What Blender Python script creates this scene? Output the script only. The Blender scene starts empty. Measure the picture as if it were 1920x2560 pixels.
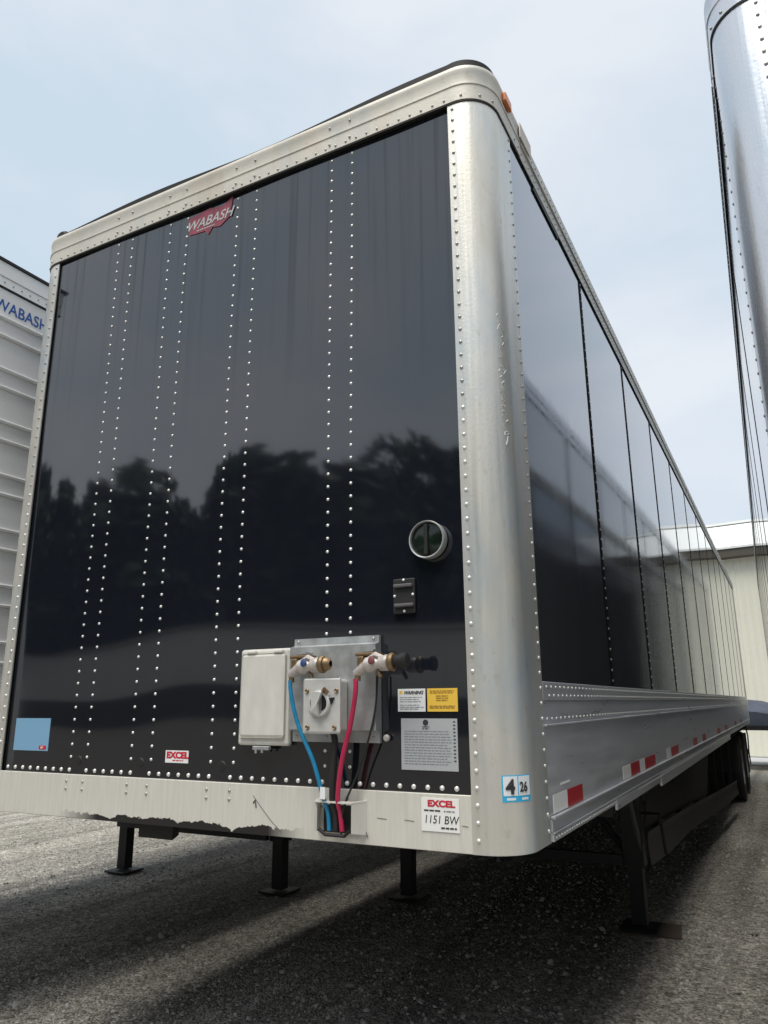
import bpy, bmesh, math, random
import numpy as np
from mathutils import Vector, Matrix
random.seed(7); rng = np.random.default_rng(7)
S = bpy.context.scene
COL = S.collection
PI = math.pi

# ---------------------------------------------------------------- camera
CX, CY, CZ = 2.0380, -2.2771, 1.5700
cam_d = bpy.data.cameras.new('camera'); cam = bpy.data.objects.new('camera', cam_d); COL.objects.link(cam)
cam_d.sensor_fit = 'VERTICAL'; cam_d.sensor_height = 24.0; cam_d.lens = 1837.99/2560*24.0
cam_d.clip_start = 0.05; cam_d.clip_end = 3000
_r = Vector((0.883058, 0.469206, -0.007327)); _u = Vector((0.124314, -0.21885, 0.967807)); _f = Vector((-0.452497, 0.855541, 0.251586))
M = Matrix(((_r.x,_u.x,-_f.x,CX),(_r.y,_u.y,-_f.y,CY),(_r.z,_u.z,-_f.z,CZ),(0,0,0,1)))
cam.matrix_world = M
S.camera = cam
S.view_settings.view_transform = 'Standard'; S.view_settings.look = 'None'
S.view_settings.exposure = 0.35; S.view_settings.gamma = 1.0; S.view_settings.use_curve_mapping = False

# ---------------------------------------------------------------- sky and sun
SUN_EL, SUN_AZ = math.radians(66), math.radians(178)      # azimuth measured clockwise from +Y
W = bpy.data.worlds.new('World'); S.world = W; W.use_nodes = True
nt = W.node_tree; N = nt.nodes; N.clear(); Lk = nt.links.new
out = N.new('ShaderNodeOutputWorld'); bg = N.new('ShaderNodeBackground'); bg.inputs['Strength'].default_value = 0.1
sky = N.new('ShaderNodeTexSky'); sky.sky_type = 'NISHITA'; sky.sun_disc = False
sky.sun_elevation = SUN_EL; sky.sun_rotation = SUN_AZ; sky.air_density = 1.0; sky.dust_density = 2.0
tc = N.new('ShaderNodeTexCoord')
mp = N.new('ShaderNodeMapping'); mp.inputs['Scale'].default_value = (1.0, 1.0, 1.9); Lk(tc.outputs['Generated'], mp.inputs['Vector'])
n1 = N.new('ShaderNodeTexNoise'); n1.inputs['Scale'].default_value = 2.1; n1.inputs['Detail'].default_value = 6; n1.inputs['Roughness'].default_value = .5; n1.inputs['Distortion'].default_value = .35
Lk(mp.outputs[0], n1.inputs['Vector'])
cr = N.new('ShaderNodeValToRGB'); Lk(n1.outputs['Fac'], cr.inputs[0])
cr.color_ramp.elements[0].position = .36; cr.color_ramp.elements[0].color = (5.1,6.05,6.9,1)
cr.color_ramp.elements[1].position = .62; cr.color_ramp.elements[1].color = (6.8,7.2,7.65,1)
e = cr.color_ramp.elements.new(.49); e.color = (6.0,6.6,7.3,1)
mx = N.new('ShaderNodeMixRGB'); mx.inputs[0].default_value = .9
Lk(sky.outputs[0], mx.inputs[1]); Lk(cr.outputs[0], mx.inputs[2]); Lk(mx.outputs[0], bg.inputs[0]); Lk(bg.outputs[0], out.inputs[0])
sl = bpy.data.lights.new('sun', 'SUN'); sl.energy = 2.6; sl.angle = math.radians(36); sl.color = (1, .945, .85)
so = bpy.data.objects.new('sun', sl); COL.objects.link(so)
sd = Vector((math.sin(SUN_AZ)*math.cos(SUN_EL), math.cos(SUN_AZ)*math.cos(SUN_EL), math.sin(SUN_EL)))
so.rotation_euler = sd.to_track_quat('Z', 'Y').to_euler(); so.location = sd*60

# ---------------------------------------------------------------- materials
def mat(name, color, rough=.5, metal=0., var=0., vscale=(8,8,8), rvar=0., bump=0., bscale=(60,60,60), ior=1.5, dark=None, det=4):
    m = bpy.data.materials.new(name); m.use_nodes = True
    n = m.node_tree.nodes; l = m.node_tree.links.new; b = n['Principled BSDF']
    b.inputs['Base Color'].default_value = (*color, 1); b.inputs['Roughness'].default_value = rough
    b.inputs['Metallic'].default_value = metal; b.inputs['IOR'].default_value = ior
    if var or rvar or bump:
        tc = n.new('ShaderNodeTexCoord')
    if var or rvar:
        mp = n.new('ShaderNodeMapping'); mp.inputs['Scale'].default_value = vscale; l(tc.outputs['Object'], mp.inputs[0])
        nz = n.new('ShaderNodeTexNoise'); nz.inputs['Scale'].default_value = 1; nz.inputs['Detail'].default_value = det; nz.inputs['Roughness'].default_value = .62
        l(mp.outputs[0], nz.inputs['Vector'])
    if var:
        d = dark or tuple(c*(1-var) for c in color)
        mr = n.new('ShaderNodeMapRange'); mr.inputs[1].default_value = .3; mr.inputs[2].default_value = .7; l(nz.outputs['Fac'], mr.inputs[0])
        mm = n.new('ShaderNodeMixRGB'); mm.inputs[1].default_value = (*d,1); mm.inputs[2].default_value = (*color,1)
        l(mr.outputs[0], mm.inputs[0]); l(mm.outputs[0], b.inputs['Base Color'])
        m['mix'] = mm.name
    if rvar:
        mr2 = n.new('ShaderNodeMapRange'); mr2.inputs[1].default_value = .3; mr2.inputs[2].default_value = .7
        mr2.inputs[3].default_value = max(.02, rough-rvar); mr2.inputs[4].default_value = rough+rvar
        l(nz.outputs['Fac'], mr2.inputs[0]); l(mr2.outputs[0], b.inputs['Roughness'])
    if bump:
        mp2 = n.new('ShaderNodeMapping'); mp2.inputs['Scale'].default_value = bscale; l(tc.outputs['Object'], mp2.inputs[0])
        nb = n.new('ShaderNodeTexNoise'); nb.inputs['Scale'].default_value = 1; nb.inputs['Detail'].default_value = 3; l(mp2.outputs[0], nb.inputs['Vector'])
        bp = n.new('ShaderNodeBump'); bp.inputs['Strength'].default_value = bump; bp.inputs['Distance'].default_value = .01
        l(nb.outputs['Fac'], bp.inputs['Height']); l(bp.outputs[0], b.inputs['Normal'])
    return m

def front_panel_mat():
    """black pre-painted sheet: glossy, with thin vertical run marks and dust"""
    m = mat('black_sheet', (.016,.017,.020), .09, ior=1.95)
    n = m.node_tree.nodes; l = m.node_tree.links.new; b = n['Principled BSDF']
    tc = n.new('ShaderNodeTexCoord')
    mp = n.new('ShaderNodeMapping'); mp.inputs['Scale'].default_value = (48,48,.5); l(tc.outputs['Object'], mp.inputs[0])
    nz = n.new('ShaderNodeTexNoise'); nz.inputs['Scale'].default_value = 1; nz.inputs['Detail'].default_value = 5; l(mp.outputs[0], nz.inputs[0])
    sx = n.new('ShaderNodeSeparateXYZ'); l(tc.outputs['Object'], sx.inputs[0])
    top = n.new('ShaderNodeMapRange'); top.inputs[1].default_value = 2.7; top.inputs[2].default_value = 3.85; l(sx.outputs['Z'], top.inputs[0])
    st = n.new('ShaderNodeMapRange'); st.inputs[1].default_value = .53; st.inputs[2].default_value = .70; l(nz.outputs['Fac'], st.inputs[0])
    mu = n.new('ShaderNodeMath'); mu.operation = 'MULTIPLY'; l(st.outputs[0], mu.inputs[0]); l(top.outputs[0], mu.inputs[1])
    # dust film: weak diffuse veil, heavier high up and near the bottom rail
    n2 = n.new('ShaderNodeTexNoise'); n2.inputs['Scale'].default_value = 1.7; n2.inputs['Detail'].default_value = 6; l(tc.outputs['Object'], n2.inputs[0])
    mm = n.new('ShaderNodeMixRGB'); mm.inputs[1].default_value = (.007,.009,.014,1); mm.inputs[2].default_value = (.011,.014,.021,1)
    l(n2.outputs['Fac'], mm.inputs[0])
    bot = n.new('ShaderNodeMapRange'); bot.inputs[1].default_value = 1.75; bot.inputs[2].default_value = 1.28; bot.inputs[4].default_value = .55; l(sx.outputs['Z'], bot.inputs[0])
    m2 = n.new('ShaderNodeMixRGB'); m2.inputs[2].default_value = (.008,.0075,.007,1); l(bot.outputs[0], m2.inputs[0]); l(mm.outputs[0], m2.inputs[1])
    m3 = n.new('ShaderNodeMixRGB'); m3.inputs[2].default_value = (.005,.005,.007,1); l(mu.outputs[0], m3.inputs[0]); l(m2.outputs[0], m3.inputs[1])
    l(m3.outputs[0], b.inputs['Base Color'])
    sp = n.new('ShaderNodeMapRange'); sp.inputs[3].default_value = .5; sp.inputs[4].default_value = .33; l(mu.outputs[0], sp.inputs[0]); l(sp.outputs[0], b.inputs['Specular IOR Level'])
    ra = n.new('ShaderNodeMapRange'); ra.inputs[3].default_value = .045; ra.inputs[4].default_value = .10; l(mu.outputs[0], ra.inputs[0]); l(ra.outputs[0], b.inputs['Roughness'])
    return m

def worn_rail_mat():
    m = mat('bottom_rail_aluminium', (.74,.72,.66), .45, .25, var=.12, vscale=(70,70,5), rvar=.1)
    n = m.node_tree.nodes; l = m.node_tree.links.new; b = n['Principled BSDF']; mm = n[m['mix']]
    tc = n.new('ShaderNodeTexCoord'); sx = n.new('ShaderNodeSeparateXYZ'); l(tc.outputs['Object'], sx.inputs[0])
    nz = n.new('ShaderNodeTexNoise'); nz.inputs['Scale'].default_value = 8; nz.inputs['Detail'].default_value = 9; nz.inputs['Roughness'].default_value = .62; l(tc.outputs['Object'], nz.inputs[0])
    # worn black band along the lower lip between x=-.62 and x=.45
    a = n.new('ShaderNodeMapRange'); a.inputs[1].default_value = -.72; a.inputs[2].default_value = -.5; l(sx.outputs['X'], a.inputs[0])
    c = n.new('ShaderNodeMapRange'); c.inputs[1].default_value = .52; c.inputs[2].default_value = .36; l(sx.outputs['X'], c.inputs[0])
    ac = n.new('ShaderNodeMath'); ac.operation = 'MULTIPLY'; l(a.outputs[0], ac.inputs[0]); l(c.outputs[0], ac.inputs[1])
    h = n.new('ShaderNodeMath'); h.operation = 'MULTIPLY_ADD'; h.inputs[1].default_value = .13; h.inputs[2].default_value = 1.078; l(nz.outputs['Fac'], h.inputs[0])
    lt = n.new('ShaderNodeMath'); lt.operation = 'LESS_THAN'; l(sx.outputs['Z'], lt.inputs[0]); l(h.outputs[0], lt.inputs[1])
    k = n.new('ShaderNodeMath'); k.operation = 'MULTIPLY'; l(lt.outputs[0], k.inputs[0]); l(ac.outputs[0], k.inputs[1])
    x = n.new('ShaderNodeMixRGB'); x.inputs[2].default_value = (.022,.021,.020,1); l(k.outputs[0], x.inputs[0]); l(mm.outputs[0], x.inputs[1]); l(x.outputs[0], b.inputs['Base Color'])
    return m

def ground_mat():
    m = bpy.data.materials.new('gravel_ground'); m.use_nodes = True
    n = m.node_tree.nodes; l = m.node_tree.links.new; b = n['Principled BSDF']; b.inputs['Roughness'].default_value = .95
    tc = n.new('ShaderNodeTexCoord')
    v = n.new('ShaderNodeTexVoronoi'); v.inputs['Scale'].default_value = 75; l(tc.outputs['Object'], v.inputs[0])
    bw = n.new('ShaderNodeSeparateColor'); l(v.outputs['Color'], bw.inputs[0])
    cr = n.new('ShaderNodeValToRGB'); l(bw.outputs[0], cr.inputs[0])
    E = cr.color_ramp.elements; E[0].position = 0; E[0].color = (.15,.14,.125,1); E[1].position = 1; E[1].color = (.68,.66,.62,1)
    q = E.new(.45); q.color = (.37,.352,.322,1); q = E.new(.8); q.color = (.50,.48,.445,1)
    nz = n.new('ShaderNodeTexNoise'); nz.inputs['Scale'].default_value = .55; nz.inputs['Detail'].default_value = 7; nz.inputs['Roughness'].default_value = .6; l(tc.outputs['Object'], nz.inputs[0])
    mr = n.new('ShaderNodeMapRange'); mr.inputs[1].default_value = .35; mr.inputs[2].default_value = .68; l(nz.outputs['Fac'], mr.inputs[0])
    mm = n.new('ShaderNodeMixRGB'); mm.blend_type = 'MULTIPLY'; mm.inputs[0].default_value = 1
    c2 = n.new('ShaderNodeMixRGB'); c2.inputs[1].default_value = (.74,.73,.68,1); c2.inputs[2].default_value = (1.12,1.10,1.07,1); l(mr.outputs[0], c2.inputs[0])
    l(cr.outputs[0], mm.inputs[1]); l(c2.outputs[0], mm.inputs[2]); 
    ms = n.new('ShaderNodeMapping'); ms.inputs['Scale'].default_value = (3.2,.22,1); l(tc.outputs['Object'], ms.inputs[0])
    ns = n.new('ShaderNodeTexNoise'); ns.inputs['Scale'].default_value = 1; ns.inputs['Detail'].default_value = 5; ns.inputs['Distortion'].default_value = .6; l(ms.outputs[0], ns.inputs[0])
    rs = n.new('ShaderNodeMapRange'); rs.inputs[1].default_value = .38; rs.inputs[2].default_value = .64; rs.inputs[3].default_value = .62; rs.inputs[4].default_value = 1.18; l(ns.outputs['Fac'], rs.inputs[0])
    v2 = n.new('ShaderNodeTexVoronoi'); v2.inputs['Scale'].default_value = 24; l(tc.outputs['Object'], v2.inputs[0])
    s2 = n.new('ShaderNodeSeparateColor'); l(v2.outputs['Color'], s2.inputs[0])
    r2 = n.new('ShaderNodeMapRange'); r2.inputs[3].default_value = .72; r2.inputs[4].default_value = 1.25; l(s2.outputs[1], r2.inputs[0])
    mu = n.new('ShaderNodeMath'); mu.operation = 'MULTIPLY'; l(rs.outputs[0], mu.inputs[0]); l(r2.outputs[0], mu.inputs[1])
    fin = n.new('ShaderNodeMixRGB'); fin.blend_type = 'MULTIPLY'; fin.inputs[0].default_value = 1; l(mm.outputs[0], fin.inputs[1]); l(mu.outputs[0], fin.inputs[2])
    l(fin.outputs[0], b.inputs['Base Color'])
    bp = n.new('ShaderNodeBump'); bp.inputs['Strength'].default_value = .9; bp.inputs['Distance'].default_value = .012; bp.invert = True
    l(v.outputs['Distance'], bp.inputs['Height']); l(bp.outputs[0], b.inputs['Normal'])
    return m

def weathered(name, base, warm, cool, rough, metal, vs=(60,60,1.6)):
    m = mat(name, base, rough, metal, var=.07, vscale=vs, rvar=.08, bump=.05, bscale=(90,90,90))
    n = m.node_tree.nodes; l = m.node_tree.links.new; b = n['Principled BSDF']; prev = n[m['mix']]
    tc = n.new('ShaderNodeTexCoord')
    for sc, lo, hi, col, off in (((3.5,3.5,1.3),.50,.68,cool,0),((2.6,2.6,.9),.52,.72,warm,7),((30,30,14),.60,.74,tuple(c*.80 for c in warm),3)):
        mp = n.new('ShaderNodeMapping'); mp.inputs['Scale'].default_value = sc; mp.inputs['Location'].default_value = (off,off,off); l(tc.outputs['Object'], mp.inputs[0])
        nz = n.new('ShaderNodeTexNoise'); nz.inputs['Scale'].default_value = 1; nz.inputs['Detail'].default_value = 6; nz.inputs['Roughness'].default_value = .62; l(mp.outputs[0], nz.inputs[0])
        r = n.new('ShaderNodeMapRange'); r.inputs[1].default_value = lo; r.inputs[2].default_value = hi; r.inputs[4].default_value = .85 if sc[0] < 10 else .5; l(nz.outputs['Fac'], r.inputs[0])
        x = n.new('ShaderNodeMixRGB'); x.inputs[2].default_value = (*col,1); l(r.outputs[0], x.inputs[0]); l(prev.outputs[0], x.inputs[1]); prev = x
    l(prev.outputs[0], b.inputs['Base Color']); return m
ALU = weathered('post_aluminium', (.74,.72,.66), (.58,.52,.41), (.52,.60,.64), .35, .60)
ALU_COOL = weathered('cool_aluminium', (.72,.74,.79), (.64,.65,.67), (.62,.68,.74), .27, .75)
RAIL = weathered('top_rail_aluminium', (.68,.65,.58), (.56,.49,.38), (.50,.52,.50), .50, .2, (5,5,30))
BAND = mat('side_rail_aluminium', (.66,.68,.72), .34, .45, var=.2, vscale=(3,2,20), rvar=.08)
BRAIL = worn_rail_mat()
BLACK = front_panel_mat()
SIDEB = mat('black_side_sheet', (.26,.28,.31), .06, .86, rvar=.03, vscale=(2,14,1), bump=.010, bscale=(3,3.2,1.4))
RIV = mat('rivet_metal', (.82,.82,.80), .32, .45)
RIVD = mat('dull_rivet', (.42,.42,.41), .45, .6)
DULLB = mat('dull_black', (.012,.012,.012), .6)
SEAM = mat('black_seam', (.006,.006,.007), .9)
SEAM.node_tree.nodes['Principled BSDF'].inputs['Specular IOR Level'].default_value = .1
STEEL = mat('black_chassis_steel', (.010,.010,.011), .55, .1, var=.3)
UNDER = mat('dark_underbody', (.012,.011,.010), .9)
GALV = mat('galvanised_plate', (.55,.57,.57), .42, .65, var=.25, vscale=(18,18,18), rvar=.1)
BOXW = mat('weathered_light_plastic', (.66,.65,.60), .5, 0, var=.14, vscale=(30,30,9))
BOXG = mat('grey_socket_casting', (.60,.60,.58), .42, .2, var=.12, vscale=(40,40,40))
BRASS = mat('tarnished_brass', (.30,.21,.12), .45, .7, var=.4, vscale=(60,60,60))
CAST = mat('pale_cast_alloy', (.62,.57,.54), .45, .35, var=.35, vscale=(70,70,70))
BLUEH = mat('blue_hose_rubber', (.01,.24,.46), .4, var=.3, vscale=(30,30,30))
REDH = mat('red_hose_rubber', (.52,.02,.09), .4, var=.25, vscale=(30,30,30))
RUB = mat('black_rubber', (.015,.015,.016), .6)
TYRE = mat('tyre_rubber', (.020,.020,.021), .85, bump=.4, bscale=(30,30,30))
RIM = mat('grey_rim', (.45,.46,.48), .4, .6)
GLASS = mat('dark_green_lens', (.012,.022,.015), .12, var=.6, vscale=(18,18,18))
WHT = mat('white_label', (.78,.80,.82), .5)
WHD = mat('white_paper', (.80,.80,.78), .6)
YEL = mat('yellow_label', (.80,.52,.07), .45)
SILV = mat('silver_plate', (.52,.55,.57), .4, .35)
SKYB = mat('blue_sticker', (.19,.38,.56), .5)
CYAN = mat('cyan_print', (.02,.42,.72), .5)
REDP = mat('red_print', (.52,.02,.04), .5)
REDL = mat('faded_red_print', (.34,.06,.10), .5, var=.5, vscale=(28,28,28))
FADW = mat('faded_white_print', (.52,.53,.54), .6, var=.25, vscale=(60,60,60))
REDT = mat('red_reflective_tape', (.42,.012,.02), .35)
WHTT = mat('white_reflective_tape', (.80,.81,.80), .4)
INK = mat('black_ink', (.03,.03,.04), .6)
INKG = mat('grey_ink', (.22,.23,.25), .6)
BRN = mat('brown_ink', (.30,.16,.03), .6)
BLUEP = mat('blue_print', (.015,.10,.42), .5)
NAVY = mat('navy_rubber', (.015,.05,.16), .6)
MAROON = mat('maroon_rubber', (.16,.04,.045), .6)
HRIB = mat('worn_black_plastic', (.10,.095,.10), .55)
ASPH = mat('brown_grey_asphalt', (.115,.10,.088), .92, var=.35, vscale=(2,2,2), bump=.3, bscale=(80,80,80))
AMB = mat('amber_lens', (.75,.22,.06), .3)
WSIDE = mat('pale_ribbed_metal', (.88,.89,.90), .42, .0, var=.08, vscale=(1.5,1.5,4), rvar=.05)
SCUFF = mat('pale_scuff', (.80,.80,.78), .7)
SCR = mat('dark_scratch', (.10,.10,.10), .7)
WALL = mat('cream_wall_metal', (.76,.75,.64), .6, var=.06, vscale=(1,1,.4))
ROOF = mat('white_roof_metal', (.80,.82,.81), .5, var=.06)
GUTTER = mat('brown_gutter', (.075,.068,.055), .7)
CONC = mat('pale_concrete', (.45,.47,.50), .9, var=.1, vscale=(1,1,1))
TARP = mat('blue_grey_tarp', (.07,.085,.125), .7, var=.4, vscale=(3,3,3))
SKIRT = mat('dull_skirt_panel', (.085,.085,.083), .5, .2, var=.3, vscale=(2,2,5), bump=.05, bscale=(2,2,2))
WOOD = mat('weathered_board', (.12,.09,.07), .85, var=.3, vscale=(5,40,40))
TRUNK = mat('bark', (.09,.07,.05), .9, var=.3)
LEAF = mat('leaf_green', (.055,.085,.035), .7, var=.5, vscale=(.6,.6,.6))
BACKW = mat('tan_wall_metal', (.78,.74,.66), .7, var=.1)
GRND = ground_mat()
STONE = mat('gravel_stone', (.56,.54,.50), .9, var=.6, vscale=(37,37,37), det=1)

# ---------------------------------------------------------------- mesh helpers
class MB:
    def __init__(s): s.v = []; s.f = []
    def add(s, vs, fs):
        o = len(s.v); s.v += [tuple(v) for v in vs]; s.f += [tuple(i+o for i in f) for f in fs]; return s
    def box(s, x0, x1, y0, y1, z0, z1):
        return s.add([(x0,y0,z0),(x1,y0,z0),(x1,y1,z0),(x0,y1,z0),(x0,y0,z1),(x1,y0,z1),(x1,y1,z1),(x0,y1,z1)],
                     [(0,3,2,1),(4,5,6,7),(0,1,5,4),(1,2,6,5),(2,3,7,6),(3,0,4,7)])
    def prism(s, poly, z0, z1):
        n = len(poly)
        vs = [(x,y,z0) for x,y in poly]+[(x,y,z1) for x,y in poly]
        fs = [tuple(range(n))[::-1], tuple(range(n,2*n))]+[(i,(i+1)%n,n+(i+1)%n,n+i) for i in range(n)]
        return s.add(vs, fs)
    def tube(s, pts, r, n=8, caps=True):
        pts = [Vector(p) for p in pts]; rs = r if isinstance(r,(list,tuple)) else [r]*len(pts)
        vs = []; prev = None
        for i,p in enumerate(pts):
            t = (pts[min(i+1,len(pts)-1)]-pts[max(i-1,0)]).normalized()
            if prev is None:
                a = Vector((0,0,1)) if abs(t.z) < .9 else Vector((1,0,0)); u = t.cross(a).normalized()
            else: u = (prev - t*prev.dot(t)).normalized()
            prev = u; w = t.cross(u)
            for k in range(n):
                an = 2*PI*k/n; vs.append(p+(u*math.cos(an)+w*math.sin(an))*rs[i])
        fs = []
        for i in range(len(pts)-1):
            for k in range(n):
                a = i*n+k; b = i*n+(k+1)%n; fs.append((a,b,b+n,a+n))
        if caps: fs += [tuple(range(n))[::-1], tuple(range(len(vs)-n,len(vs)))]
        return s.add(vs, fs)
    def lathe(s, prof, o, ax, n=24):
        """prof: (radius, distance along ax)"""
        o = Vector(o); ax = Vector(ax).normalized()
        a = Vector((0,0,1)) if abs(ax.z) < .9 else Vector((1,0,0)); u = ax.cross(a).normalized(); w = ax.cross(u)
        vs = [];
        for r,h in prof:
            for k in range(n):
                an = 2*PI*k/n; vs.append(o+ax*h+(u*math.cos(an)+w*math.sin(an))*max(r,1e-5))
        fs = [(i*n+k,i*n+(k+1)%n,(i+1)*n+(k+1)%n,(i+1)*n+k) for i in range(len(prof)-1) for k in range(n)]
        return s.add(vs, fs)
    def sweep(s, path, nors, prof, closed=True):
        """path: (x,y); nors: outward (nx,ny); prof: (off,z)"""
        m = len(prof); vs = [(p[0]+q[0]*o, p[1]+q[1]*o, z) for p,q in zip(path,nors) for o,z in prof]
        fs = []
        for i in range(len(path)-1):
            for k in range(m if closed else m-1):
                a = i*m+k; b = i*m+(k+1)%m; fs.append((a,b,b+m,a+m))
        if closed: fs += [tuple(range(m)), tuple(range(len(vs)-m,len(vs)))[::-1]]
        return s.add(vs, fs)
    def obj(s, name, m, parent=None, smooth=False, bevel=0, seg=2, loc=None):
        me = bpy.data.meshes.new(name); me.from_pydata(s.v, [], s.f)
        bm = bmesh.new(); bm.from_mesh(me); bmesh.ops.recalc_face_normals(bm, faces=bm.faces)
        if bevel:
            bmesh.ops.remove_doubles(bm, verts=bm.verts, dist=1e-6)
            bmesh.ops.bevel(bm, geom=[e for e in bm.edges if e.calc_face_angle(0) > .5], offset=bevel, segments=seg, affect='EDGES', profile=.5)
        bm.to_mesh(me); bm.free()
        return link(name, me, m, parent, smooth, loc)
def link(name, me, m, parent=None, smooth=False, loc=None):
    if m and not me.materials: me.materials.append(m)
    if smooth:
        me.polygons.foreach_set('use_smooth', [True]*len(me.polygons))
        try: me.set_sharp_from_angle(angle=math.radians(38))
        except Exception: pass
    o = bpy.data.objects.new(name, me); COL.objects.link(o)
    if parent: o.parent = parent
    if loc: o.location = loc
    return o
def B(name, m, parent, x0, x1, y0, y1, z0, z1, bevel=0, seg=1):
    return MB().box(x0,x1,y0,y1,z0,z1).obj(name, m, parent, bevel=bevel, seg=seg)
def thing(name, label, cat, loc=(0,0,0), rz=0, group=None):
    o = bpy.data.objects.new(name, None); COL.objects.link(o); o.location = loc; o.rotation_euler = (0,0,rz)
    o['label'] = label; o['category'] = cat
    if group: o['group'] = group
    return o
def text(body, size, m, parent, origin, right, up, align='LEFT', name='lettering', shear=0., thick=.0006, sx=1., bold=0.):
    c = bpy.data.curves.new('t','FONT'); c.body = body; c.size = size; c.align_x = align; c.extrude = thick; c.shear = shear; c.offset = bold
    t = bpy.data.objects.new('t', c); COL.objects.link(t)
    bpy.context.view_layer.update()
    me = bpy.data.meshes.new_from_object(t.evaluated_get(bpy.context.evaluated_depsgraph_get()))
    bpy.data.objects.remove(t); bpy.data.curves.remove(c)
    R = Vector(right).normalized(); U = Vector(up).normalized(); Z = R.cross(U)
    me.transform(Matrix(((R.x*sx,U.x,Z.x,origin[0]),(R.y*sx,U.y,Z.y,origin[1]),(R.z*sx,U.z,Z.z,origin[2]),(0,0,0,1))))
    me.materials.clear()
    return link(name, me, m, parent)

# rivets ------------------------------------------------------------
def dome(n=8):
    prof = [(1,0),(.93,.32),(.62,.62),(0.02,.74)]
    b = MB().lathe(prof, (0,0,0), (0,0,1), n); return b
RM = {}
def rivet_mesh(r, m):
    k = (round(r,5), m.name)
    if k not in RM:
        d = dome(); me = bpy.data.meshes.new('rivet'); me.from_pydata([(x*r,y*r,z*r) for x,y,z in d.v], [], d.f)
        me.materials.append(m); me.polygons.foreach_set('use_smooth',[True]*len(me.polygons)); RM[k] = me
    return RM[k]
def joined_rivets(items, parent, m, name='rivet_rows'):
    if not items: return
    d = dome(6); base = np.array(d.v); F = np.array([list(f) for f in d.f]); nv = len(base)
    V = []; 
    for p,nr,r,_ in items:
        q = Vector((0,0,1)).rotation_difference(Vector(nr)).to_matrix(); V.append(base@np.array(q).T*r+np.array(p))
    V = np.concatenate(V); FF = (F[None]+np.arange(len(items))[:,None,None]*nv).reshape(-1,4)
    me = bpy.data.meshes.new(name); me.from_pydata(V.tolist(), [], FF.tolist())
    o = link(name, me, m, parent, False); me.polygons.foreach_set('use_smooth',[True]*len(me.polygons)); o['kind'] = 'stuff'; return o
def place_rivets(items, parent, root, singles):
    camp = Vector((CX,CY,CZ))
    mw = Matrix.Translation(root.location) @ Matrix.Rotation(root.rotation_euler.z,4,'Z')
    items = sorted(items, key=lambda t: -(t[2]/((mw@Vector(t[0]))-camp).length))
    for p,nr,r,m in items[:singles]:
        o = bpy.data.objects.new('rivet', rivet_mesh(r, m)); COL.objects.link(o); o.parent = parent
        o.location = p; o.rotation_euler = Vector((0,0,1)).rotation_difference(Vector(nr)).to_euler()
    for m in (RIV, RIVD): joined_rivets([t for t in items[singles:] if t[3] is m], parent, m)

# ---------------------------------------------------------------- ground
g = MB().box(-400,400,-400,400,-.4,0).obj('ground', GRND); g['kind'] = 'structure'
# loose stones standing on the gravel where the camera sees it close
def stones():
    ico = bmesh.new(); bmesh.ops.create_icosphere(ico, subdivisions=1, radius=1)
    base = np.array([v.co[:] for v in ico.verts]); F = np.array([[v.index for v in f.verts] for f in ico.faces]); ico.free(); nv = len(base)
    n = 34000
    rad = np.sqrt(rng.random(n)); 
    X = rng.uniform(-7.5,4.5,n); Y = .2+10.5*rng.random(n)**1.4
    s = rng.gamma(2.2,.0022,n)+.0025
    V = np.empty((n,nv,3))
    for i in range(n):
        a,b,c = rng.uniform(0,2*PI,3); R = np.array(Matrix.Rotation(a,3,'X')@Matrix.Rotation(b,3,'Z'))
        k = base*(s[i]*np.array([1.25,.95,.7]))*rng.uniform(.82,1.15,(nv,1)); V[i] = k@R.T+np.array([X[i],Y[i],s[i]*.25])
    me = bpy.data.meshes.new('loose_gravel'); me.from_pydata(V.reshape(-1,3).tolist(), [], (F[None]+np.arange(n)[:,None,None]*nv).reshape(-1,3).tolist())
    o = link('loose_gravel', me, STONE); o['kind'] = 'stuff'; o['label'] = 'loose grey gravel stones scattered over the yard ground'; o['category'] = 'gravel'
stones()
rd = MB().box(-300,300,-36,-4.5,.0,.004).obj('asphalt_yard_road', ASPH); rd['kind'] = 'structure'
p = MB().box(-40,40,19,34,.004,.03).obj('concrete_apron', CONC); p['kind'] = 'structure'

def weeds():
    V = []; F = []
    clumps = [(rng.uniform(1.55,2.3), rng.uniform(2.3,6.5)) for _ in range(16)]+[(rng.uniform(-6.5,-4.4), rng.uniform(4,11)) for _ in range(10)]
    for cx,cy in clumps:
        for _ in range(16):
            a = rng.uniform(0,2*PI); h = rng.uniform(.008,.028); w = rng.uniform(.003,.006); d = rng.uniform(.0,.03)
            x = cx+d*math.cos(a); y = cy+d*math.sin(a); ex = x+h*1.2*math.cos(a); ey = y+h*1.2*math.sin(a); q = len(V)
            V += [(x-w*math.sin(a),y+w*math.cos(a),.001),(x+w*math.sin(a),y-w*math.cos(a),.001),(ex,ey,h)]; F.append((q,q+1,q+2))
    me = bpy.data.meshes.new('weeds'); me.from_pydata(V,[],F)
    o = link('weeds', me, LEAF); o['kind'] = 'stuff'; o['label'] = 'tiny green weeds sprouting through the gravel beside the trailers'; o['category'] = 'weeds'
weeds()
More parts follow.
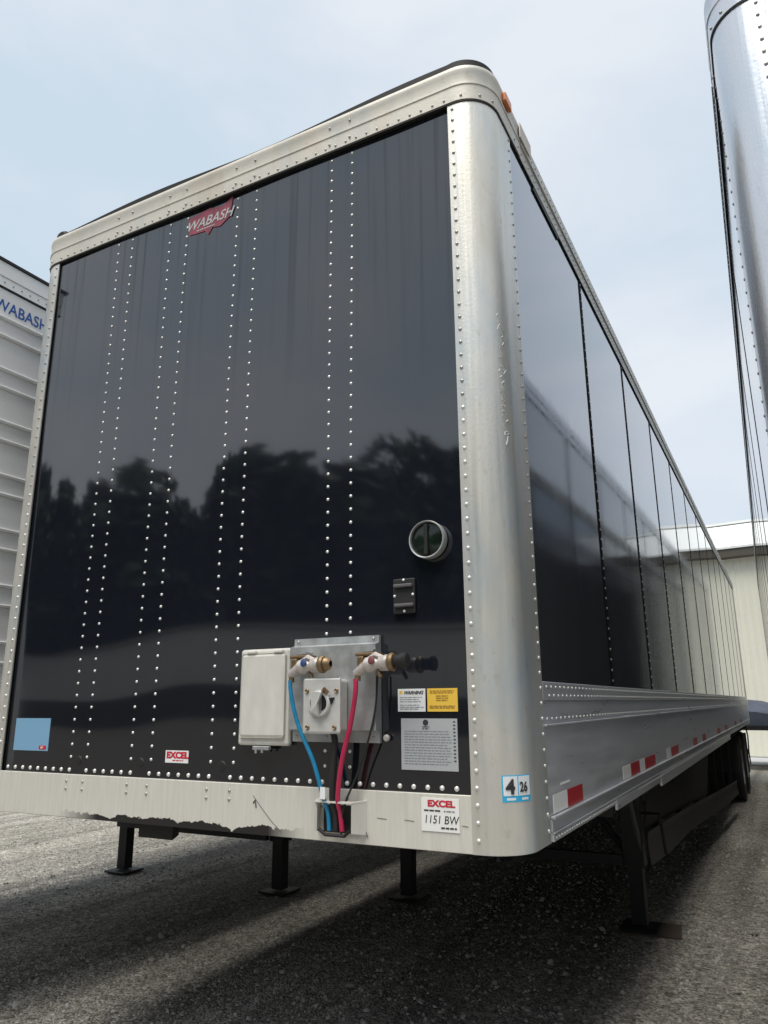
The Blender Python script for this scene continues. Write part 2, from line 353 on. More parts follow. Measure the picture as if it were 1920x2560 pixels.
# ---------------------------------------------------------------- trailers
H = 1.295; L = 15.34; XR = 1.133; Z0 = 1.12; ZB = 1.289; ZT = 3.884; ZS = 1.639; RC = .14; SD = .289; PITCH = 1.2248
def corner(sgn, off, y_end=SD, x_start=XR, n=12):
    pts = [(sgn*x_start,0,0,-1)]
    for k in range(n+1):
        a = -PI/2+(PI/2)*k/n; pts.append((sgn*(H-RC+RC*math.cos(a)), RC+RC*math.sin(a), sgn*math.cos(a), math.sin(a)))
    pts.append((sgn*H,y_end,sgn,0))
    return [(x+nx*off, y+ny*off) for x,y,nx,ny in pts], [(nx,ny) for _,_,nx,ny in pts], [(x,y) for x,y,_,_ in pts]

def landing_gear(t, ly=3.70):
    for s in (-1,1):
        lg = B('landing_leg', STEEL, t, s*.92-.07, s*.92+.07, ly-.07, ly+.07, .42, 1.16)
        B('inner_tube', STEEL, lg, s*.92-.05, s*.92+.05, ly-.05, ly+.05, .04, .45)
        B('foot', STEEL, lg, s*.92-.13, s*.92+.13, ly-.13, ly+.13, .012, .030, .004)
        MB().tube([(s*.92,ly+.05,.5),(s*.80,ly+1.1,1.14)], .028, 6).obj('rear_brace', STEEL, lg)
        MB().tube([(s*.90,ly,.46),(s*.35,ly+.04,1.12)], .025, 6).obj('side_brace', STEEL, lg)
        MB().box(s*.92-.085,s*.92+.085,ly-.085,ly+.085,.96,1.14).obj('gear_box', STEEL, lg, bevel=.01)
    B('leg_cross_brace', STEEL, t, -.85, .85, ly-.12, ly-.075, .43, .50)
    MB().tube([(-.85,ly,.80),(.85,ly,.80)], .018, 6).obj('cross_shaft', STEEL, t)
    MB().tube([(.98,ly-.02,.78),(1.12,ly-.02,.78),(1.14,ly-.02,.52),(1.20,ly-.02,.50)], .012, 6).obj('crank_handle', STEEL, t)

def wheels(t, ya=11.68):
    for y in (ya, ya+1.25):
        MB().tube([(-1.2,y,.52),(1.2,y,.52)], .065, 10).obj('axle', STEEL, t)
        for s in (-1,1):
            for q,xc in enumerate((1.14,.80)):
                ax = (s,0,0); o = (s*xc,y,.52)
                w = MB().lathe([(.27,-.12),(.36,-.135),(.47,-.13),(.505,-.10),(.515,-.05),(.515,.05),(.505,.10),(.47,.13),(.36,.135),(.27,.12)], o, ax, 32).obj('tyre', TYRE, None, True)
                wr = MB().lathe([(.275,-.12),(.29,.11),(.27,.125),(.24,.06),(.22,.02),(.10,.03),(.09,.09),(0,.10)], o, ax, 24).obj('rim', RIM, None, True)
                e = bpy.data.objects.new('wheel', None); COL.objects.link(e); e.parent = t
                w.parent = e; wr.parent = e
    for s in (-1,1):
        B('slider_rail', STEEL, t, s*.55-.05, s*.55+.05, ya-1.6, ya+2.6, .86, 1.12)
        B('mud_flap', RUB, t, s*1.0-.27, s*1.0+.27, ya+2.0, ya+2.012, .28, .98)
    MB().box(.80,1.27,ya-.9,ya-.86,.5,1.0).obj('mud_guard', RUB, t)

def underbody(t, skirt, ly=3.70):
    MB().prism([(-1.12,.03),(1.12,.03),(1.22,.09),(1.27,.18),(1.27,L-.03),(-1.27,L-.03),(-1.27,.18),(-1.22,.09)],1.145,1.25).obj('floor_underside', UNDER, t)
    n = 40; me = None
    for k in range(n):
        y = 1.5+k*(L-1.8)/n
        if me is None:
            first = MB().box(-1.25,1.25,-.02,.02,1.045,1.142).obj('crossmember', STEEL, t); me = first.data; first.location = (0,y,0)
        else:
            o = bpy.data.objects.new('crossmember', me); COL.objects.link(o); o.parent = t; o.location = (0,y,0)
    MB().prism([(-1.1,.1),(1.1,.1),(1.1,1.35),(-1.1,1.35)],1.10,1.14).obj('coupler_plate', STEEL, t)
    MB().tube([(0,.9,1.10),(0,.9,1.02)], .03, 12).obj('kingpin', STEEL, t)
    landing_gear(t, ly); wheels(t)
    # rear guard
    B('rear_guard_bar', STEEL, t, -1.2, 1.2, L-.12, L-.02, .50, .60)
    for s in (-1,1): B('guard_upright', STEEL, t, s*.95-.04, s*.95+.04, L-.12, L-.05, .602, 1.14)
    if skirt:
        for s in (1,-1):
            path = [(s*1.00,3.84),(s*1.03,4.6),(s*1.08,5.6),(s*1.15,7.0),(s*1.22,8.4),(s*1.26,9.9)]
            nn = [(s,0)]*6
            lo = [.40,.375,.40,.36,.33,.29]; hi = [.63,.62,.60,.56,.52,.46]
            v = []; 
            for (x,y),a,b in zip(path,lo,hi):
                for z,ww in ((a,.02),(a+(b-a)*.33,.0),(a+(b-a)*.7,-.01),(b,.012)): v.append((x+s*ww*0.6,y,z))
                for z,ww in ((b,.012),(a,.02)): v.append((x+s*ww*.6-s*.012,y,z))
            f = [(i*6+k,i*6+(k+1)%6,(i+1)*6+(k+1)%6,(i+1)*6+k) for i in range(5) for k in range(6)]+[(0,1,2,3,4,5),tuple(range(30,36))]
            MB().add(v,f).obj('side_skirt', SKIRT, t, True)
            v = [];
            for (x,y),b in list(zip(path,hi))[:4]:
                v += [(x-s*.02,y,b+.004),(x+s*.04,y,1.04),(x+s*.03,y,1.04),(x-s*.032,y,b+.004)]
            f = [(i*4+k,i*4+(k+1)%4,(i+1)*4+(k+1)%4,(i+1)*4+k) for i in range(3) for k in range(4)]+[(0,1,2,3),(12,13,14,15)]
            MB().add(v,f).obj('upper_skirt', RUB, t)
            for (x,y) in [(1.02,4.4),(1.07,5.4),(1.12,6.4),(1.16,7.2),(1.19,7.9),(1.22,8.6),(1.25,9.5)]:
                MB().box(s*x-.02-s*.045,s*x+.02-s*.045,y-.02,y+.02,.40,1.06).obj('skirt_strut', STEEL, t)
            MB().tube([(s*.90,3.6,1.08),(s*.99,3.66,.44)], .022, 6).obj('skirt_front_strut', SKIRT, t)

def panel_d(x, z):
    d = .0022*math.sin(2.9*x+1.2*math.sin(1.6*z+.4))+.0016*math.sin(4.3*x-1.1*z+1)+.0010*math.sin(6.5*x+2.2*z)+.0018*math.sin(1.7*z+.8*x)
    d += .006*math.exp(-((x+1.02)/.17)**2-((z-2.55)/.50)**2)
    d += .0035*math.exp(-((x+.97)/.2)**2-((z-3.45)/.3)**2)
    d -= .0012*math.exp(-((x-.07)/.10)**2-((z-2.55)/.22)**2)
    d += .00022*math.sin(2*PI*(x+.24)/.42)*math.sin(2.3*z+x*3)+.00035*math.sin(5.3*z+4*x)
    return d+.0135
def van(t, post_mat, panel_mat, side_mat, rail_mat, left_simple=True, singles=0, detail=True):
    riv = []
    # panels
    if detail:
        nx, nz = 48, 56; v = []
        for j in range(nz+1):
            z = ZB-.02+(ZT+.01-ZB+.02)*j/nz
            for i in range(nx+1):
                x = -XR-.01+2*(XR+.01)*i/nx
                v.append((x,panel_d(x,z),z))
        f = [(j*(nx+1)+i,j*(nx+1)+i+1,(j+1)*(nx+1)+i+1,(j+1)*(nx+1)+i) for j in range(nz) for i in range(nx)]
        q = len(v); f += [tuple(a+q for a in h[::-1]) for h in f]; v += [(x,y+.006,z) for x,y,z in v]
        for i in range(nx): f += [(i,q+i,q+i+1,i+1),(nz*(nx+1)+i,nz*(nx+1)+i+1,q+nz*(nx+1)+i+1,q+nz*(nx+1)+i)]
        for j in range(nz): a = j*(nx+1); c = a+nx; f += [(a,a+nx+1,q+a+nx+1,q+a),(c,q+c,q+c+nx+1,c+nx+1)]
        MB().add(v,f).obj('front_panel', panel_mat, t, True)
    else:
        B('front_panel', panel_mat, t, -XR-.01, XR+.01, .010, .02, ZB-.02, ZT+.01)
    # posts
    for s in (-1,1):
        o1,_,_ = corner(s, 0); o2,_,_ = corner(s, -.006)
        poly = o1+o2[::-1]
        MB().prism(poly, Z0, ZT+.004).obj('corner_post', post_mat, t, True)
        for z in np.arange(Z0+.04, ZT-.01, .0508):
            riv.append(((s*(XR+.020),0,z),(0,-1,0),.0068,RIV if z < 2.6 else RIVD))
            riv.append(((s*H,SD-.022,z),(s,0,0),.0060,RIV if z < 2.2 else RIVD))
    # bottom rail
    B('front_bottom_rail', BRAIL, t, -XR, XR, .0, .012, Z0, ZB, .0015)
    if detail: B('bottom_rail_lip', BRAIL, t, -XR, XR, .0125, .10, Z0, Z0+.006)
    # front top rail with its rounded corners
    prof = [(.006,ZT),(.007,ZT+.066),(.0105,ZT+.070),(.0105,ZT+.078),(.006,ZT+.083),(.007,ZT+.128),(.011,ZT+.140),(.009,ZT+.158),(-.004,ZT+.172),(-.02,ZT+.176),(-.03,ZT+.170),(-.006,ZT+.05),(-.006,ZT)]
    def upath(yend):
        _,n1,p1 = corner(-1,0,yend); _,n2,p2 = corner(1,0,yend)
        return p1[::-1]+p2, n1[::-1]+n2
    P,Nn = upath(.42)
    MB().sweep(P,Nn,prof).obj('front_top_rail', rail_mat, t, True)
    MB().sweep(P,Nn,[(.004,ZT-.007),(.004,ZT-.0005),(-.014,ZT-.0005),(-.014,ZT-.007)]).obj('rail_black_strip', DULLB, t)  # thin black strip along the lower edge of the front rail
    # dark roof edge cap, a little wavy
    pr = [(-.012,ZT+.178),(-.010,ZT+.205),(-.035,ZT+.222),(-.10,ZT+.226),(-.10,ZT+.178)]
    PP = []; NN = []
    for i in range(len(P)-1):
        k = 24 if abs(P[i][0]-P[i+1][0]) > 1 else 1
        for q in range(k):
            a = q/k; PP.append((P[i][0]*(1-a)+P[i+1][0]*a, P[i][1]*(1-a)+P[i+1][1]*a)); NN.append(Nn[i])
    PP.append(P[-1]); NN.append(Nn[-1])
    m = MB(); m.sweep(PP,NN,pr)
    m.v = [(x,y,z-(.012*(1+math.sin(x*4.2+.6)) if abs(x) < 1.15 else 0)*(1 if z > ZT+.19 else .4)) for x,y,z in m.v]
    m.obj('roof_edge_cap', DULLB, t, True)
    B('roof', ROOF, t, -H+.06, H-.06, .06, L-.02, ZT+.17, ZT+.185)
    # side top rails
    for s in (-1,1):
        prof2 = [(.002,ZT),(.004,ZT+.06),(.012,ZT+.066),(.012,ZT+.074),(.004,ZT+.08),(.006,ZT+.15),(-.02,ZT+.165),(-.02,ZT)]
        MB().sweep([(s*H,.425),(s*H,L)],[(s,0)]*2,prof2).obj('side_top_rail', rail_mat, t)
        B('rail_black_strip', DULLB, t, *sorted((s*(H+.0035),s*(H-.01))), SD, L, ZT-.010, ZT-.001)  # same thin black strip below each side rail
        for y in np.arange(.05+SD, L, .0508*1.0):
            if y < 9: riv.append(((s*(H+.0065),y,ZT+.028),(s,0,0),.0055,RIVD))
            if y < 9: riv.append(((s*(H+.005),y+.02,ZT+.115),(s,0,0),.0055,RIVD))
    # side sheets: one per bay, joints recessed with a black seam
    nb = 12
    me = None
    for s in (-1,1):
        for k in range(nb):
            y0 = SD+k*PITCH+(.025 if k else .0); y1 = SD+(k+1)*PITCH-.025
            B('side_panel', side_mat, t, *sorted((s*(H-.004),s*(H-.012))), y0, y1, ZS-.01, ZT)
        for k in range(1,nb):
            y = SD+k*PITCH
            sm = B('panel_seam', SEAM, t, *sorted((s*(H-.0025),s*(H-.02))), y-.030, y+.030, ZS, ZT-.0105)
            if s == 1 and k < 6:
                for z in np.arange(ZS+.03, ZT-.01, .0508): riv.append(((s*(H-.0025),y+.012,z),(s,0,0),.0060,RIVD))
        B('rear_frame_post', post_mat, t, *sorted((s*(H+.002),s*(H-.08))), SD+nb*PITCH-.008, L, Z0, ZT-.012)
        # scuff band and lower rails
        b = s*H
        def sb(name, z0, z1, off, m=BAND, y0=SD+.002, y1=SD+nb*PITCH-.012):
            return B(name, m, t, *sorted((b+s*off, b-s*.012)), y0, y1, z0, z1, .0012 if detail else 0)
        sb('upper_scuff_band', 1.575, ZS, .0005); sb('lower_scuff_band', 1.497, 1.5735, -.0035)
        sb('scuff_ridge', 1.488, 1.4955, .007)
        sb('side_bottom_rail', 1.200, 1.4865, -.002)
        sb('rail_ridge', 1.190, 1.1985, .012, y0=SD+.02); sb('lower_rail_web', 1.150, 1.1885, .001, y0=SD+.02); sb('rail_groove_ridge', 1.145, 1.1488, .008, y0=SD+.02)
        sb('rail_flange', Z0, 1.1438, .004, y0=SD+.02)
        B('rail_reinforcement', BAND, t, *sorted((b+s*.0065, b-s*.004)), 1.35, 2.70, 1.095, 1.142)
        B('rear_reinforcement', BAND, t, *sorted((b+s*.0085, b-s*.004)), 2.702, 9.0, 1.070, 1.142, .002)
        if s == 1:
            for y in np.arange(SD+.05, 9, .06):
                riv.append(((b+.0005*s,y,1.622),(s,0,0),.0052,RIV)); riv.append(((b+.0005*s,y+.03,1.592),(s,0,0),.0052,RIV))
                riv.append(((b-.0035*s,y,1.513),(s,0,0),.0052,RIV))
            for y in np.arange(SD+.05, 9, .035):
                if y < 2.6: riv.append(((b+.004*s,y,1.131),(s,0,0),.0045,RIV))
                if y > 1.9: riv.append(((b+.0085*s,y,1.128),(s,0,0),.0045,RIVD)); 
                if y > 2.6: riv.append(((b+.001*s,y,1.170),(s,0,0),.0045,RIVD))
    # front rivets
    for z in np.arange(ZB+.07, ZT-.02, .0508):
        for x in (-.694,-.597,-.343,-.234,.071,.18,.584,.685): riv.append(((x,panel_d(x,z)-.0003 if detail else .0095,z),(0,-1,0),.0064,RIV))
    xs = np.arange(-XR+.03, XR-.02, .0508)
    for x in xs:
        if any(abs(x-q) < .022 for q in (-.6455,-.2885,.1255,.6345)): continue
        riv.append(((x,panel_d(x,ZB+.017)-.0003 if detail else .0095,ZB+.017),(0,-1,0),.0085,RIV))
    for x in (-.694,-.597,-.343,-.234,.071,.18,.584,.685):
        for z in (1.262,1.232): riv.append(((x,0,z),(0,-1,0),.0065,RIVD))
        for z in (ZT+.030,ZT+.115): riv.append(((x,-.009,z),(0,-1,0),.0060,RIVD))
    for x in np.arange(-XR+.02, XR, .0508): riv.append(((x,-.0068,ZT+.016),(0,-1,0),.0055,RIVD))
    _,n2,p2 = corner(1,0)
    for s in (-1,1):
        for a in (-75,-45,-20):
            a = math.radians(a); riv.append(((s*(H-.14+.147*math.cos(a)),.14+.147*math.sin(a),ZT+.018),(s*math.cos(a),math.sin(a),0),.0058,RIVD))
    # rear doors
    B('rear_door', ROOF, t, -H+.081, -.004, L-.05, L-.01, 1.26, ZT-.014); B('rear_door', ROOF, t, .004, H-.081, L-.05, L-.01, 1.26, ZT-.014)
    place_rivets(riv, t, t, singles)

main = thing('semi_trailer', 'black panelled box trailer with silver rounded corner posts filling the middle of the photo', 'trailer', group='box trailers parked side by side')
van(main, ALU, BLACK, SIDEB, RAIL, singles=300)
underbody(main, True)
right = thing('semi_trailer', 'silver cornered trailer cut off by the right edge of the photo', 'trailer', (2.095+H*1.0, .085, 0), math.radians(1.155), 'box trailers parked side by side')
van(right, ALU_COOL, ALU_COOL, SIDEB, ALU_COOL, detail=False)
underbody(right, True)

# left neighbour: pale trailer with horizontal pressed ribs
left = thing('semi_trailer', 'pale trailer with horizontally ribbed sides and blue lettering beyond the left edge', 'trailer', (-2.925, -.42, 0), 0, 'box trailers parked side by side')
B('body_shell', WSIDE, left, -H+.02, H-.012, .03, L-.02, 1.14, 4.03)
for s in (-1,1):
    o1,_,_ = corner(s, 0, y_end=.2, x_start=1.1); o2,_,_ = corner(s, -.006, y_end=.2, x_start=1.1)
    MB().prism(o1+o2[::-1], Z0, 3.9).obj('corner_post', ALU_COOL, left, True)
    b = s*H
    B('top_rail', WSIDE, left, *sorted((b+s*.004,b-s*.03)), 0.02, L, 3.955, 4.045, .003)
    B('roof_edge', DULLB, left, *sorted((b+s*.012,b-s*.03)), 0.0, L, 4.046, 4.062)
    B('rail_fascia', WSIDE, left, *sorted((b-s*.001,b-s*.02)), .02, L, 3.897, 3.953)
    B('fascia_sealant', DULLB, left, *sorted((b+s*.002,b-s*.02)), .02, L, 3.888, 3.896)
    z = 3.88; levels = [3.712,3.605]
    k = 0
    while True:
        a = 3.41-.302*k
        if a < 1.5: break
        levels += [a,a-.107]; k += 1
    prev = 3.886
    for z in levels:
        B('side_sheet', WSIDE, left, *sorted((b-s*.006,b-s*.0115)), .2, L-.03, z+.0085, prev-.002)
        MB().sweep([(b,.2),(b,L-.03)],[(s,0)]*2,[(-.006,z+.008),(.006,z+.006),(.011,z),(.009,z-.007),(-.002,z-.012),(-.006,z-.012)]).obj('side_rib', WSIDE, left)
        prev = z-.012
    B('side_sheet', WSIDE, left, *sorted((b-s*.006,b-s*.0115)), .2, L-.03, 1.302, prev-.002)
    B('bottom_rail', BAND, left, *sorted((b+s*.004,b-s*.02)), .2, L, Z0, 1.30)
ritems = [((H-.001,y,3.925),(1,0,0),.006,RIVD) for y in np.arange(.06,4,.055)]
joined_rivets(ritems, left, RIVD)
B('front_wall', WSIDE, left, -1.1, 1.1, .0, .028, Z0, 4.0)
text('WABASH', .098, BLUEP, left, (H-.0045, .405, 3.752), (0,1,0), (0,0,1), sx=.86, bold=.0008)
underbody(left, False, 3.82)
MB().prism([(-.32,.06),(-.14,.06),(-.2,.16),(-.3,.16)],1.06,1.12).obj('coupler_wedge', STEEL, main)

# ---------------------------------------------------------------- fittings on the black front
t = main
# marker lamp and dark slit at the upper corner
lamp = MB().box(H+.007,H+.024,.19,.27,3.985,4.03).obj('marker_lamp', AMB, t, bevel=.006); lamp['label'] = 'small amber marker lamp'
B('rail_joint_plate', RAIL, t, H+.013, H+.018, .40, .56, ZT+.085, ZT+.16)
MB().prism([(H-.002,.62),(H+.003,.62),(H+.003,1.05),(H-.002,1.05)],ZT-.030,ZT-.0105).obj('open_joint', DULLB, t)

# document box
bx = MB().box(.222,.449,-.018,.012,1.424,1.770).obj('document_box', BOXW, t, bevel=.010)
MB().box(.236,.436,-.030,-.0185,1.452,1.752).obj('lid', BOXW, bx, bevel=.010)
for xx in (.262,.385): B('hinge', BOXW, bx, xx, xx+.04, -.034, -.012, 1.752, 1.764, .003)
B('latch', GALV, bx, .300, .372, -.03, -.012, 1.409, 1.4225, .002); MB().tube([(.318,-.03,1.410),(.318,-.03,1.398)],.005,6).obj('latch_pin', GALV, bx); MB().tube([(.345,-.03,1.410),(.345,-.03,1.400)],.005,6).obj('latch_pin', GALV, bx)

# galvanised mounting plate, bulging box form
pl = MB()
prof = [(-.002,1.800),(-.004,1.775),(-.030,1.768),(-.030,1.482),(-.004,1.474),(-.002,1.440),(.012,1.440),(.012,1.800)]
pl.add([(x,y,z) for x in (.458,.812) for y,z in prof],[(i,(i+1)%8,8+(i+1)%8,8+i) for i in range(8)]+[tuple(range(8)),tuple(range(8,16))])
plate = pl.obj('mounting_plate', GALV, t)
for x,z in ((.476,1.457),(.79,1.457),(.60,1.457),(.476,1.789),(.79,1.789)):
    o = bpy.data.objects.new('bolt', rivet_mesh(.006, RIVD)); COL.objects.link(o); o.parent = plate; o.location = (x,-.0035,z); o.rotation_euler = (PI/2,0,0)
o = MB().lathe([(.011,0),(.011,.01),(.007,.012),(0,.012)],(.838,.004,1.457),(0,-1,0),12).obj('grommet', CAST, t)

# seven-way socket box
sb_ = MB().box(.567,.705,-.085,-.031,1.478,1.650).obj('socket_box', BOXG, t, bevel=.009)
MB().box(.561,.711,-.094,-.0855,1.472,1.656).obj('face_plate', BOXG, sb_, bevel=.007)
for x,z in ((.578,1.612),(.697,1.612),(.582,1.492),(.690,1.492)):
    MB().lathe([(.008,0),(.008,.004),(.006,.006),(.003,.004),(0,.003)],(x,-.094,z),(0,-1,0),10).obj('screw', BRASS, sb_)
MB().lathe([(.044,0),(.044,.010),(.040,.014),(.034,.014),(.032,.004),(0,.004)],(.632,-.094,1.570),(0,-1,0),24).obj('socket_ring', BOXG, sb_, True)
MB().add([(.602,-.110,1.612),(.652,-.122,1.606),(.640,-.128,1.572),(.640,-.118,1.528),(.606,-.110,1.545),(.602,-.102,1.612),(.652,-.110,1.606),(.640,-.116,1.572),(.640,-.108,1.528),(.606,-.102,1.545)],
    [(0,1,2,3,4),(9,8,7,6,5),(0,5,6,1),(1,6,7,2),(2,7,8,3),(3,8,9,4),(4,9,5,0)]).obj('socket_flap', BOXG, sb_)
MB().add([(.640,-.099,1.545),(.645,-.104,1.600),(.672,-.104,1.588),(.690,-.104,1.590),(.680,-.099,1.570),(.640,-.0945,1.545),(.645,-.0945,1.600),(.672,-.0945,1.588),(.690,-.0945,1.590),(.680,-.0945,1.570)],[(0,1,2,3,4),(9,8,7,6,5),(0,5,6,1),(1,6,7,2),(2,7,8,3),(3,8,9,4),(4,9,5,0)]).obj('socket_shade_block', RUB, sb_)  # black block standing in for the shade inside the socket
MB().tube([(.645,-.100,1.610),(.662,-.118,1.618),(.668,-.104,1.605)],.007,6).obj('flap_spring', BRASS, sb_)

# gladhands
def gladhand(x, z, ang, capped, seal):
    e = bpy.data.objects.new('gladhand', None); COL.objects.link(e); e.parent = t; e.location = (x,-.03,z); e.rotation_euler = (0,0,ang); e.scale = (.86,.9,1)
    MB().box(-.045,.055,-.050,.0,.030,.042).obj('bracket_arm', BRASS, e, bevel=.004)
    MB().box(-.030,-.002,-.060,.0,-.005,.0295).obj('bracket_leg', BRASS, e, bevel=.005)
    MB().tube([(-.040,-.052,-.028),(-.020,-.052,-.020),(.010,-.056,-.004)],[.013,.018,.020],12).obj('inlet_elbow', CAST, e, True)
    MB().lathe([(0,-.028),(.018,-.028),(.026,-.020),(.027,.012),(.022,.022),(.016,.030),(.016,.044),(.025,.046),(.027,.075),(.022,.082),(0,.082)],(.034,-.058,.0),(1,-.10,.06),20).obj('coupling_body', CAST, e, True)
    MB().lathe([(.020,0),(.029,.004),(.031,.016),(.026,.024),(.018,.026)],(.118,-.066,.005),(1,-.10,.06),18).obj('locking_ring', BRASS, e, True)
    MB().tube([(.02,-.055,.018),(.055,-.062,.030),(.085,-.060,.022)],[.009,.012,.008],8).obj('detent_arm', CAST, e, True)
    MB().lathe([(.0,0),(.013,0),(.014,.006),(.009,.009),(0,.009)],(.048,-.078,.012),(0,-1,.25),14).obj('rubber_seal', seal, e, True)
    MB().tube([(-.03,-.052,-.030),(-.03,-.052,-.052)],.012,10).obj('hose_fitting', BRASS, e)
    MB().tube([(.062,-.052,-.020),(.075,-.054,-.042)],.008,8).obj('drain_stub', BRASS, e)
    if capped:
        MB().lathe([(.018,0),(.021,.004),(.021,.030),(.026,.034),(.027,.050),(.020,.056),(0,.057)],(.146,-.070,.007),(1,-.10,.06),16).obj('dust_cap', RUB, e, True)
    else:
        MB().lathe([(.015,0),(.024,.006),(.020,.022),(.010,.03)],(.142,-.069,.006),(1,-.10,.06),14).obj('end_ring', BRASS, e, True)
    MB().box(-.02,.035,-.045,.0,.044,.052).obj('bracket_bolt', GALV, e)
gladhand(.525, 1.695, 0, False, NAVY)
gladhand(.795, 1.695, 0, True, MAROON)

# hoses and cables down into the bracket
def hose(pts, r, m, name):
    P = [Vector(p) for p in pts]; out = []
    for i in range(len(P)-1):
        a = P[max(i-1,0)]; b = P[i]; c = P[i+1]; d = P[min(i+2,len(P)-1)]
        for q in range(8):
            s_ = q/8; out.append(.5*((2*b)+(-a+c)*s_+(2*a-5*b+4*c-d)*s_*s_+(-a+3*b-3*c+d)*s_**3))
    out.append(P[-1]); return MB().tube(out, r, 10).obj(name, m, t, True)
hose([(.497,-.082,1.650),(.503,-.082,1.60),(.530,-.075,1.50),(.592,-.07,1.38),(.626,-.06,1.27),(.636,-.042,1.215),(.640,-.040,1.162)],.0075,BLUEH,'blue_air_hose')
hose([(.764,-.082,1.650),(.763,-.082,1.60),(.740,-.075,1.50),(.705,-.07,1.383),(.684,-.06,1.268),(.684,-.042,1.215),(.690,-.040,1.162)],.0085,REDH,'red_air_hose')
hose([(.660,-.055,1.475),(.668,-.055,1.44),(.662,-.055,1.34),(.658,-.05,1.26),(.662,-.036,1.21),(.662,-.034,1.160)],.0115,RUB,'electrical_cable')
hose([(.820,-.032,1.66),(.815,-.036,1.56),(.790,-.036,1.46),(.740,-.03,1.34),(.700,-.045,1.24),(.68,-.03,1.15)],.0035,RUB,'thin_cable')
B('hose_tag', WHT, t, .622, .642, -.072, -.070, 1.262, 1.300)

# cable bracket: U shaped plate standing off the bottom rail
br = MB()
o_ = [(.570,0),(.596,-.062),(.738,-.062),(.762,0)]
i_ = [(.578,0),(.601,-.056),(.733,-.056),(.754,0)]
v = [(x,y,1.250) for x,y in o_]+[(x,y,1.250) for x,y in i_]+[(x,y,1.160 if k in (1,2) else 1.15) for k,(x,y) in enumerate(o_)]+[(x,y,1.160 if k in (1,2) else 1.15) for k,(x,y) in enumerate(i_)]
f = []
brk = bpy.data.objects.new('cable_bracket', None); COL.objects.link(brk); brk.parent = t
for a in (0,2):
    ids = (a,a+1,a+9,a+8,a+4,a+5,a+13,a+12)
    MB().add([v[q] for q in ids],[(0,1,2,3),(4,7,6,5),(0,4,5,1),(3,2,6,7),(0,3,7,4),(1,5,6,2)]).obj('bracket_wing', BOXW, brk)
MB().prism([(.570,0),(.596,-.064),(.738,-.064),(.762,0),(.75,0),(.73,-.045),(.604,-.045),(.582,0)],1.2505,1.256).obj('bracket_rim', BOXW, brk)
MB().prism([(.600,-.012),(.735,-.012),(.735,-.001),(.600,-.001)],1.152,1.238).obj('bracket_shade_slab', DULLB, brk)  # solid black slab in place of the shade inside the bracket
MB().tube([(.607,-.055,1.168),(.63,-.05,1.150),(.705,-.05,1.150),(.728,-.055,1.168)],.006,6).obj('bracket_bar', STEEL, brk)
MB().tube([(.757,-.004,1.165),(.766,-.003,1.142)],.002,4).obj('rust_drip', SCR, brk)

# round vent
vt = MB().lathe([(.066,.0),(.067,.030),(.0645,.034),(.0615,.033),(.060,.022)],(1.010,.006,2.115),(0,-1,0),36).obj('round_vent', GALV, t, True)
MB().lathe([(.0605,.020),(.03,.026),(0,.027)],(1.010,.006,2.115),(0,-1,0),36).obj('vent_lens', GLASS, vt, True)
MB().prism([(1.003,-.030),(1.010,-.034),(1.016,-.030),(1.016,-.020),(1.003,-.020)],2.062,2.168).obj('vent_rib', DULLB, vt)
# black plate holder below the vent
ph = MB().box(.868,.952,-.003,.008,1.868,1.990).obj('plate_holder', RUB, t, bevel=.004)
B('holder_rib', HRIB, ph, .874,.946,-.016,-.0035,1.958,1.970,.003); B('holder_rib', HRIB, ph, .876,.950,-.016,-.0035,1.890,1.902,.003)
for x,z in ((.910,1.984),(.875,1.930),(.945,1.932),(.912,1.876)):
    o = bpy.data.objects.new('holder_rivet', rivet_mesh(.0055, RIV)); COL.objects.link(o); o.parent = ph; o.location = (x,-.0035,z); o.rotation_euler = (PI/2,0,0)

# labels, each a thin sheet with its print
def skin(x0,x1,z0,z1): return min(panel_d(a,b) for a in (x0,(x0+x1)/2,x1) for b in (z0,(z0+z1)/2,z1))
def sheet(name, m, x0, x1, z0, z1):
    global FY
    y = skin(x0,x1,z0,z1)-.0018; FY = y-.0001
    return B(name, m, t, x0, x1, y, y+.004, z0, z1)
def lines(parent, m, x0, x1, zs, y, h=.0028, seed=1, ragged=.25):
    r = random.Random(seed); b = MB()
    for z in zs:
        x = x0; xe = x1-(x1-x0)*ragged*r.random()
        while x < xe:
            w = r.uniform(.006,.02); b.box(x,min(x+w,xe),y-.0006,y,z,z+h); x += w+.003
    b.obj('print_lines', m, parent)
w = sheet('warning_label', WHT, .876, .978, 1.542, 1.616); w['label'] = 'white and pale blue warning label'
text('WARNING', .0155, INK, w, (.898,FY,1.598), (1,0,0), (0,0,1), shear=.35, sx=.95, bold=.0006)
MB().prism([(.882,FY),(.894,FY),(.888,FY-.0006)],1.599,1.609).obj('warning_triangle', YEL, w)
lines(w, INKG, .884,.972,[1.587,1.580,1.573,1.562,1.555,1.549],FY,.0022,3)
y_ = sheet('yellow_label', YEL, .986, 1.094, 1.542, 1.616); y_['label'] = 'yellow notice label'
lines(y_, BRN, .996,1.084,[1.606,1.600],FY,.003,4,.1); lines(y_, BRN, 1.018,1.064,[1.590,1.583,1.576],FY,.003,5,.1); lines(y_, BRN, .994,1.086,[1.552,1.5575],FY,.0032,6,.02)
s_ = sheet('specification_plate', SILV, .888, 1.090, 1.358, 1.520); s_['label'] = 'silver specification plate full of small print'
MB().lathe([(0,0),(.010,0),(.010,.0006),(0,.0006)],(.978,FY,1.507),(0,-1,0),12).obj('plate_emblem', INK, s_); lines(s_, INK, .966,.992,[1.492,1.486],FY,.003,8,.1)
